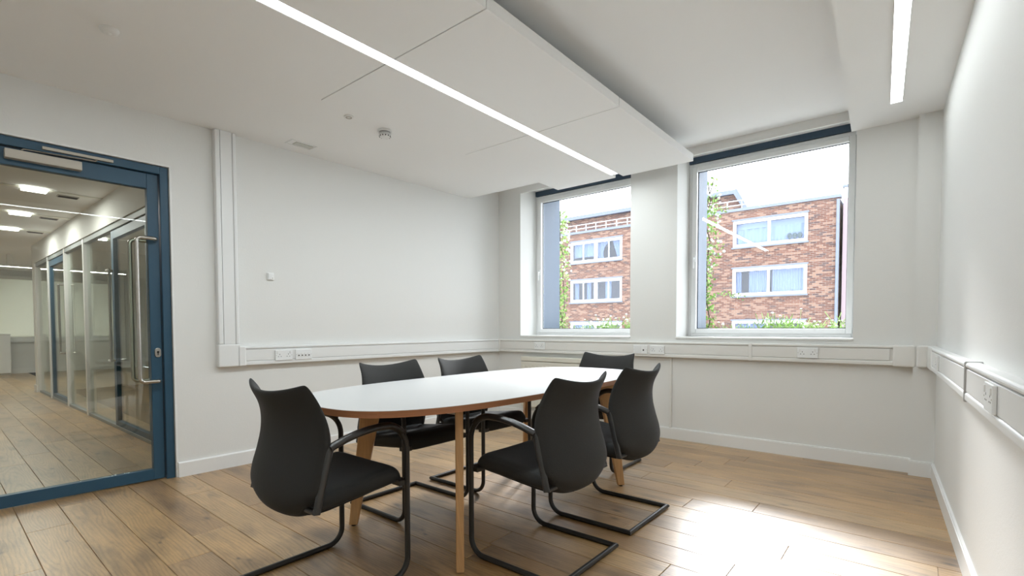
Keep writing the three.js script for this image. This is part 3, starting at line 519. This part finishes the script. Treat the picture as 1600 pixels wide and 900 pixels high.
// ---------------------------------------------------------------- outdoors: brick flats across the yard
const brickTex = texture(1024, 1024, (i, j) => {
  const S = 4.5 / 1024, X = i * S, Y = j * S, row = Math.floor(Y / 0.075), off = (row % 2) * 0.1125, cx = Math.floor(((X + off) % 4.5) / 0.225), fx = ((X + off) % 0.225), fy = Y % 0.075;
  if (fx < 0.012 || fy < 0.012) { const v = 0.94 + 0.12 * hash(i, j, 3); return [126 * v, 118 * v, 112 * v]; }
  const t = hash(cx % 20, row, 77), u = hash(cx % 20, row, 78), n = 0.92 + 0.16 * hash(i, j, 5);
  let c = [106 - 21 * t, 73 - 16 * t, 60 - 12 * t]; if (u > 0.72) c = [124, 97, 82]; if (u < 0.12) c = [73, 56, 54];
  return c.map((v) => v * n);
});
brickTex.repeat.set(1 / 4.5, 1 / 4.5);
M.brick = std({ map: brickTex, roughness: 0.9 });
M.coping = std({ color: 0x6c7482, roughness: 0.8 }); M.houseWhite = std({ color: 0xcdd1d8, roughness: 0.5 }); M.curtain = std({ color: 0xb4bccb, roughness: 0.95, side: THREE.DoubleSide }); M.potPlant = std({ color: 0x4e5f49, roughness: 0.9 });
M.paleBrick = std({ color: 0x96878c, roughness: 0.9 }); M.houseGlass = phy({ color: 0xdfe6f2, transmission: 1, thickness: 0, roughness: 0.02, ior: 1.5 });
struct('ground', bx(-60, 60, -7.2, -7, -70, -0.9), std({ color: 0x8a8a82, roughness: 0.95 }));
{
  const ZF = -20, b = thing('brick_flats', 'brick block of flats with white windows and roof terrace seen through the windows', 'building', [0, -7, ZF]);
  const O = 7, cols = [[-11.23, -8.04], [-6.9, -3.95], [-2.58, 0.37]], rows = [[4.7, 5.9], [2.48, 3.73], [0.1, 1.36]];
  // facade pieces around the openings
  const wallPieces = [], xs = [-20, ...cols.flat(), 1.45], D = 0.3;
  for (let k = 0; k < xs.length - 1; k++) { if (k % 2 === 0) wallPieces.push(bx(xs[k], xs[k + 1], 0, 6.33 + O, -D, 0)); else { const ys = [0, ...rows.slice().reverse().flat().map((v) => v + O), 6.33 + O]; for (let q = 0; q < ys.length - 1; q += 2) wallPieces.push(bx(xs[k], xs[k + 1], ys[q], ys[q + 1], -D, 0)); } }
  mesh('facade', wallPieces, M.brick, b);
  mesh('side_wall', [bx(1.15, 1.45, 0, 6.33 + O, -9, -D)], M.brick, b);
  mesh('flat_roof', [bx(-20, 1.45, 6.2 + O, 6.33 + O, -9, -D)], M.coping, b);
  mesh('coping', rb(-20, 1.5, 6.33 + O, 6.46 + O, -0.36, 0.07, 0.01), M.coping, b);
  mesh('room_back_wall', bx(-19.7, 1.15, 0, 6.2 + O, -5.2, -5), M.wall, b); mesh('room_side_wall', bx(-20, -19.7, 0, 6.2 + O, -9, -D), M.wall, b);
  for (const y of [1.75, 4.0]) mesh('floor_slab', bx(-19.7, 1.15, y + O, y + 0.25 + O, -5, -D), M.wall, b);
  mesh('floor_slab', bx(-19.7, 1.15, -0.7 + O, -0.45 + O, -5, -D), M.wall, b);
  for (const x of [-7.6, -3.3]) mesh('party_wall', bx(x, x + 0.2, -0.45 + O, 6.2 + O, -5, -D), M.wall, b);
  cols.forEach(([x0, x1], ci) => rows.forEach(([y0, y1], ri) => {
    const w = new THREE.Group(); w.name = 'window'; b.add(w); w.position.set(0, O, 0);
    const bars = (a, c, d, e, t, za, zb) => [bx(a, a + t, d, e, za, zb), bx(c - t, c, d, e, za, zb), bx(a + t, c - t, d, d + t, za, zb), bx(a + t, c - t, e - t, e, za, zb)];
    mesh('surround', bars(x0, x1, y0, y1, 0.1, -0.14, -0.04), M.houseWhite, w);
    const m = (x0 + x1) / 2; const mw = ci === 2 ? 0.02 : 0.06; mesh('mullion', bx(m - mw, m + mw, y0 + 0.1, y1 - 0.1, -0.14, -0.05), M.houseWhite, w);
    for (const [a, c] of [[x0 + 0.1, m - mw], [m + mw, x1 - 0.1]]) {
      mesh('casement', ci === 2 ? bars(a, c, y0 + 0.1, y1 - 0.1, 0.035, -0.12, -0.07) : [...bars(a, c, y0 + 0.1, y1 - 0.1, 0.05, -0.12, -0.07), bx((a + c) / 2 - 0.035, (a + c) / 2 + 0.035, y0 + 0.1, y1 - 0.1, -0.12, -0.07)], M.houseWhite, w);
      mesh('pane', bx(a + 0.05, c - 0.05, y0 + 0.15, y1 - 0.15, -0.1, -0.095), M.houseGlass, w);
    }
    mesh('sill', bx(x0 - 0.04, x1 + 0.04, y0 - 0.07, y0, -0.14, 0.06), M.coping, w);
    mesh('lintel', bx(x0 - 0.04, x1 + 0.04, y1, y1 + 0.06, -0.14, 0.02), M.coping, w);
    // curtains and blinds, gathered in soft folds
    const fold = (xa, xb, ya, yb, waves, taper = 0) => { const g = new THREE.PlaneGeometry(1, 1, 60, 6), p = g.attributes.position; for (let i = 0; i < p.count; i++) { const u = p.getX(i) + 0.5, v = p.getY(i) + 0.5; const squeeze = 1 - taper * Math.sin(Math.PI * Math.min(1, (1 - v) * 0.75)); p.setXYZ(i, xa + (xb - xa) * (taper < 0 ? 1 - (1 - u) * (1 + taper * (1 - v)) : u * squeeze), ya + (yb - ya) * v, -0.3 + 0.035 * Math.sin(u * waves * 6.283)); } g.computeVertexNormals(); return g; };
    const A = x0 + 0.1, B = x1 - 0.1, C = y0 + 0.12, E = y1 - 0.12, wd = B - A;
    if (ci === 2 && ri === 0) { mesh('blind', fold(A, B, E - 0.26, E, 1), M.curtain, w); mesh('net_curtain', fold(A, B, C, E - 0.26, 9), std({ color: 0xaeb9cf, roughness: 0.95, side: THREE.DoubleSide }), w);
      for (const px of [0.78, 0.85, 0.92]) mesh('plant_pot', [new THREE.CylinderGeometry(0.05, 0.04, 0.1, 10).translate(A + wd * px, C + 0.07, -0.2), new THREE.IcosahedronGeometry(0.1, 1).scale(1, 1.2, 0.6).translate(A + wd * px, C + 0.2, -0.2)], M.potPlant, w); }
    else if (ci === 2 && ri === 1) { mesh('curtain', fold(A, A + wd * 0.08, C, E, 3), M.curtain, w); mesh('curtain', fold(A + wd * 0.2, A + wd * 0.5, C, E, 10), M.curtain, w); mesh('curtain', fold(A + wd * 0.54, B, C, E, 12), M.curtain, w); }
    else if (ci === 0 && ri === 0) { mesh('curtain', fold(A, A + wd * 0.46, C + 0.22, E, 14), M.curtain, w); mesh('curtain', fold(A + wd * 0.5, A + wd * 0.72, C, E, 4, 0.5), M.curtain, w); mesh('curtain', fold(A + wd * 0.8, B, C, E, 5, -0.5), M.curtain, w); }
    else if (ci === 0 && ri === 1) { mesh('curtain', fold(A + wd * 0.02, A + wd * 0.1, C, E, 3), M.curtain, w); mesh('curtain', fold(A + wd * 0.28, A + wd * 0.36, C, E, 3), M.curtain, w); mesh('curtain', fold(A + wd * 0.66, A + wd * 0.78, C, E, 3), M.curtain, w); }
    else mesh('curtain', fold(A, A + wd * 0.45, C, E, 10), M.curtain, w);
  }));
  // setback top storey with a sloping end, and a higher gable behind
  const pent = (pts, z0, z1) => { const e = new THREE.ExtrudeGeometry(new THREE.Shape(pts.map((p) => new THREE.Vector2(p[0], p[1] + O))), { depth: z1 - z0, bevelEnabled: false }).translate(0, 0, z0); return e; };
  mesh('top_storey', pent([[-20, 6.2], [-2.4, 6.2], [-3.3, 7.85], [-20, 7.85]], -8, -3), M.brick, b);
  mesh('top_storey_roof', pent([[-20, 7.85], [-3.3, 7.85], [-2.35, 6.15], [-2.2, 6.15], [-3.15, 8.06], [-20, 8.06]], -8.2, -2.75), M.coping, b);
  mesh('gable', pent([[-8, 6.2], [-4.2, 6.2], [-4.2, 8.3], [-5.0, 9.0], [-8, 8.6]], -10, -8.3), M.brick, b);
  mesh('mast', cyl(0.03, 0.6, -3.5, 8.3 + O, -4, 'y', 6), M.coping, b);
  for (let x = -19; x < -1.8; x += 0.62) mesh('railing_post', bx(x - 0.018, x + 0.018, 6.46 + O, 6.88 + O, -0.2, -0.165), M.houseWhite, b);
  for (const y of [6.66, 6.87]) mesh('railing_bar', bx(-19, -1.85, y - 0.016 + O, y + 0.016 + O, -0.2, -0.165), M.houseWhite, b);
  mesh('downpipe', cyl(0.06, 13.3, 1.42, 6.6, 0.09, 'y', 10), M.coping, b);
}
{ const t = thing('neighbouring_house', 'pale building end with a square chimney stack beside the brick flats', 'building', [0, -7, -20.4]);
  mesh('wall', bx(1.56, 6, 0, 13.3, -8, 0.2), M.paleBrick, t); mesh('chimney', rb(1.58, 2.6, 13.3, 13.76, -1.6, 0.2, 0.02), M.houseWhite, t); mesh('chimney_cap', bx(1.53, 2.66, 13.76, 13.84, -1.7, 0.26), M.coping, t); }

// ---------------------------------------------------------------- planting outside the windows
M.leaf = std({ color: 0x86b04e, roughness: 0.7, side: THREE.DoubleSide }); M.leafPale = std({ color: 0xa9c27a, roughness: 0.7, side: THREE.DoubleSide }); M.petal = std({ color: 0xf6f6f2, roughness: 0.7, side: THREE.DoubleSide }); M.soil = std({ color: 0x4c4238, roughness: 1 });
{ const t = thing('window_planter', 'long blue-grey planter trough on the ledge outside both windows', 'planter', [0, 0, -1.3]);
  mesh('trough', [bx(-0.6, 4.6, 0.55, 0.95, -0.32, -0.29), bx(-0.6, 4.6, 0.55, 0.95, 0.29, 0.32), bx(-0.6, -0.57, 0.55, 0.95, -0.29, 0.29), bx(4.57, 4.6, 0.55, 0.95, -0.29, 0.29), bx(-0.6, 4.6, 0.52, 0.55, -0.32, 0.32)], M.cladding, t); mesh('soil', bx(-0.57, 4.57, 0.55, 0.92, -0.29, 0.29), M.soil, t);
}
struct('ledge', bx(-8, 12, 0.3, 0.52, -4.2, -0.86), std({ color: 0xc9c8c4, roughness: 0.9 }), 'pale flat roof ledge just outside the windows');
const leafAt = (r, x, y, z, len, wid) => { const g = new THREE.BufferGeometry(); const v = [0, 0, 0, wid / 2, len * 0.45, wid * 0.12, 0, len, 0, -wid / 2, len * 0.45, wid * 0.12]; g.setAttribute('position', new THREE.Float32BufferAttribute(v, 3)); g.setIndex([0, 1, 2, 0, 2, 3]); g.setAttribute('uv', new THREE.Float32BufferAttribute([0, 0, 1, 0, 1, 1, 0, 1], 2)); g.computeVertexNormals(); g.rotateX((r() - 0.5) * 2.4); g.rotateZ((r() - 0.5) * 3.4); g.rotateY(r() * 6.283); return g.translate(x, y, z); };
function stuffPart(m) { m.userData.kind = 'stuff'; return m; }
function clump(seed, x, w, h, nFlower, label) {
  const r = rng(seed), t = thing('flowering_plant', label, 'plant', [x, 0.92, -1.3], 0, 'flowering plants in the planter'), blades = [], leaves = [], fl = [], st = [];
  for (let k = 0; k < 46; k++) { const px = (r() - 0.5) * w, pz = (r() - 0.5) * 0.4, L = h * (0.35 + 0.6 * r()), tip = [(r() - 0.5) * 0.25, L, (r() - 0.5) * 0.2]; blades.push(sweep([[px, 0, pz], [px + tip[0] * 0.3, L * 0.6, pz + tip[2] * 0.3], [px + tip[0], L, pz + tip[2]]], 0.004, 0.0015, 5)); }
  for (let k = 0; k < 150; k++) { const q = r(); leaves.push(leafAt(r, (r() - 0.5) * w, h * 0.6 * q, (r() - 0.5) * 0.42, 0.04 + 0.03 * r(), 0.02)); }
  for (let k = 0; k < nFlower; k++) { const px = (r() - 0.5) * w, pz = (r() - 0.5) * 0.4, L = h * (0.45 + 0.6 * r()), dx = (r() - 0.5) * 0.1; st.push(sweep([[px, 0, pz], [px + dx * 0.4, L * 0.6, pz], [px + dx, L, pz]], 0.0018, 0.0018, 5)); fl.push(new THREE.IcosahedronGeometry(0.011 + 0.007 * r(), 0).scale(1, 0.6, 1).translate(px + dx, L, pz)); }
  stuffPart(mesh('blades', blades, M.leafPale, t)); stuffPart(mesh('leaves', leaves, M.leaf, t)); if (nFlower) { stuffPart(mesh('stems', st, M.leafPale, t)); stuffPart(mesh('blossoms', fl, M.petal, t)); }
}
clump(1, 0.55, 0.5, 0.26, 16, 'low white-flowering plant beside the climber at the raft-hidden window');
clump(2, 1.0, 0.55, 0.32, 26, 'bushier white-flowering plant in the middle of the raft-hidden window');
clump(3, 1.5, 0.5, 0.24, 16, 'white-flowering plant in the planter towards the window pier');
clump(4, 2.45, 0.5, 0.22, 10, 'low pale plant at the climber side of the pillar-side window');
clump(5, 2.85, 0.4, 0.33, 8, 'tuft of tall arching grass in the pillar-side window');
clump(6, 3.2, 0.4, 0.24, 14, 'white-flowering plant between the grass tuft and the pillar side');
clump(7, 3.55, 0.5, 0.33, 30, 'tallest white-flowering plant at the pillar side of the window');
function climber(seed, x, z, h, spread, label, shootAt) {
  const r = rng(seed), t = thing('climbing_plant', label, 'plant', [x, 0.92, z], 0), lv = [], lp = [], fl = [], stem = [];
  for (let s = 0; s < 4; s++) { const P = []; for (let k = 0; k <= 8; k++) P.push([(r() - 0.5) * 0.09 + (s - 1.5) * 0.03, h * k / 8, (r() - 0.5) * 0.09]); stem.push(sweep(P, 0.006, 0.006, 6)); }
  for (let k = 0; k < 900; k++) { const q = r(), y = q * h, band = 0.35 + 0.65 * vnoise(q * 7, 1.5, seed), rad = spread * band * Math.sqrt(r()), w = r() * 6.283; (r() < 0.6 ? lv : lp).push(leafAt(r, rad * Math.cos(w), y, rad * Math.sin(w) * 0.8, 0.03 + 0.025 * r(), 0.028)); }
  for (const [sy, L] of shootAt) for (let k = 0; k < 40; k++) { const q = k / 40; lp.push(leafAt(r, q * L, sy + 0.05 * Math.sin(q * 3) + (r() - 0.5) * 0.05, (r() - 0.5) * 0.06, 0.035, 0.022)); }
  for (let k = 0; k < 90; k++) { const q = 0.45 + 0.5 * r(), w = r() * 6.283, band = 0.35 + 0.65 * vnoise(q * 7, 1.5, seed); fl.push(new THREE.IcosahedronGeometry(0.012 + 0.007 * r(), 0).translate(spread * 1.05 * band * Math.cos(w), q * h, spread * 0.9 * band * Math.sin(w))); }
  mesh('stem', stem, M.soil, t).userData.kind = 'stuff'; stuffPart(mesh('leaves', lv, M.leaf, t)); stuffPart(mesh('young_leaves', lp, M.leafPale, t)); stuffPart(mesh('blossoms', fl, M.petal, t));
}
climber(31, 0.16, -1.12, 1.75, 0.2, 'blossoming climber beside the outer reveal of the raft-hidden window', []);
climber(47, 2.1, -1.12, 1.8, 0.22, 'leafy climber with side shoots beside the outer reveal of the pillar-side window', [[0.46, 0.42], [1.42, 0.25]]);

renderer.render(scene, camera);
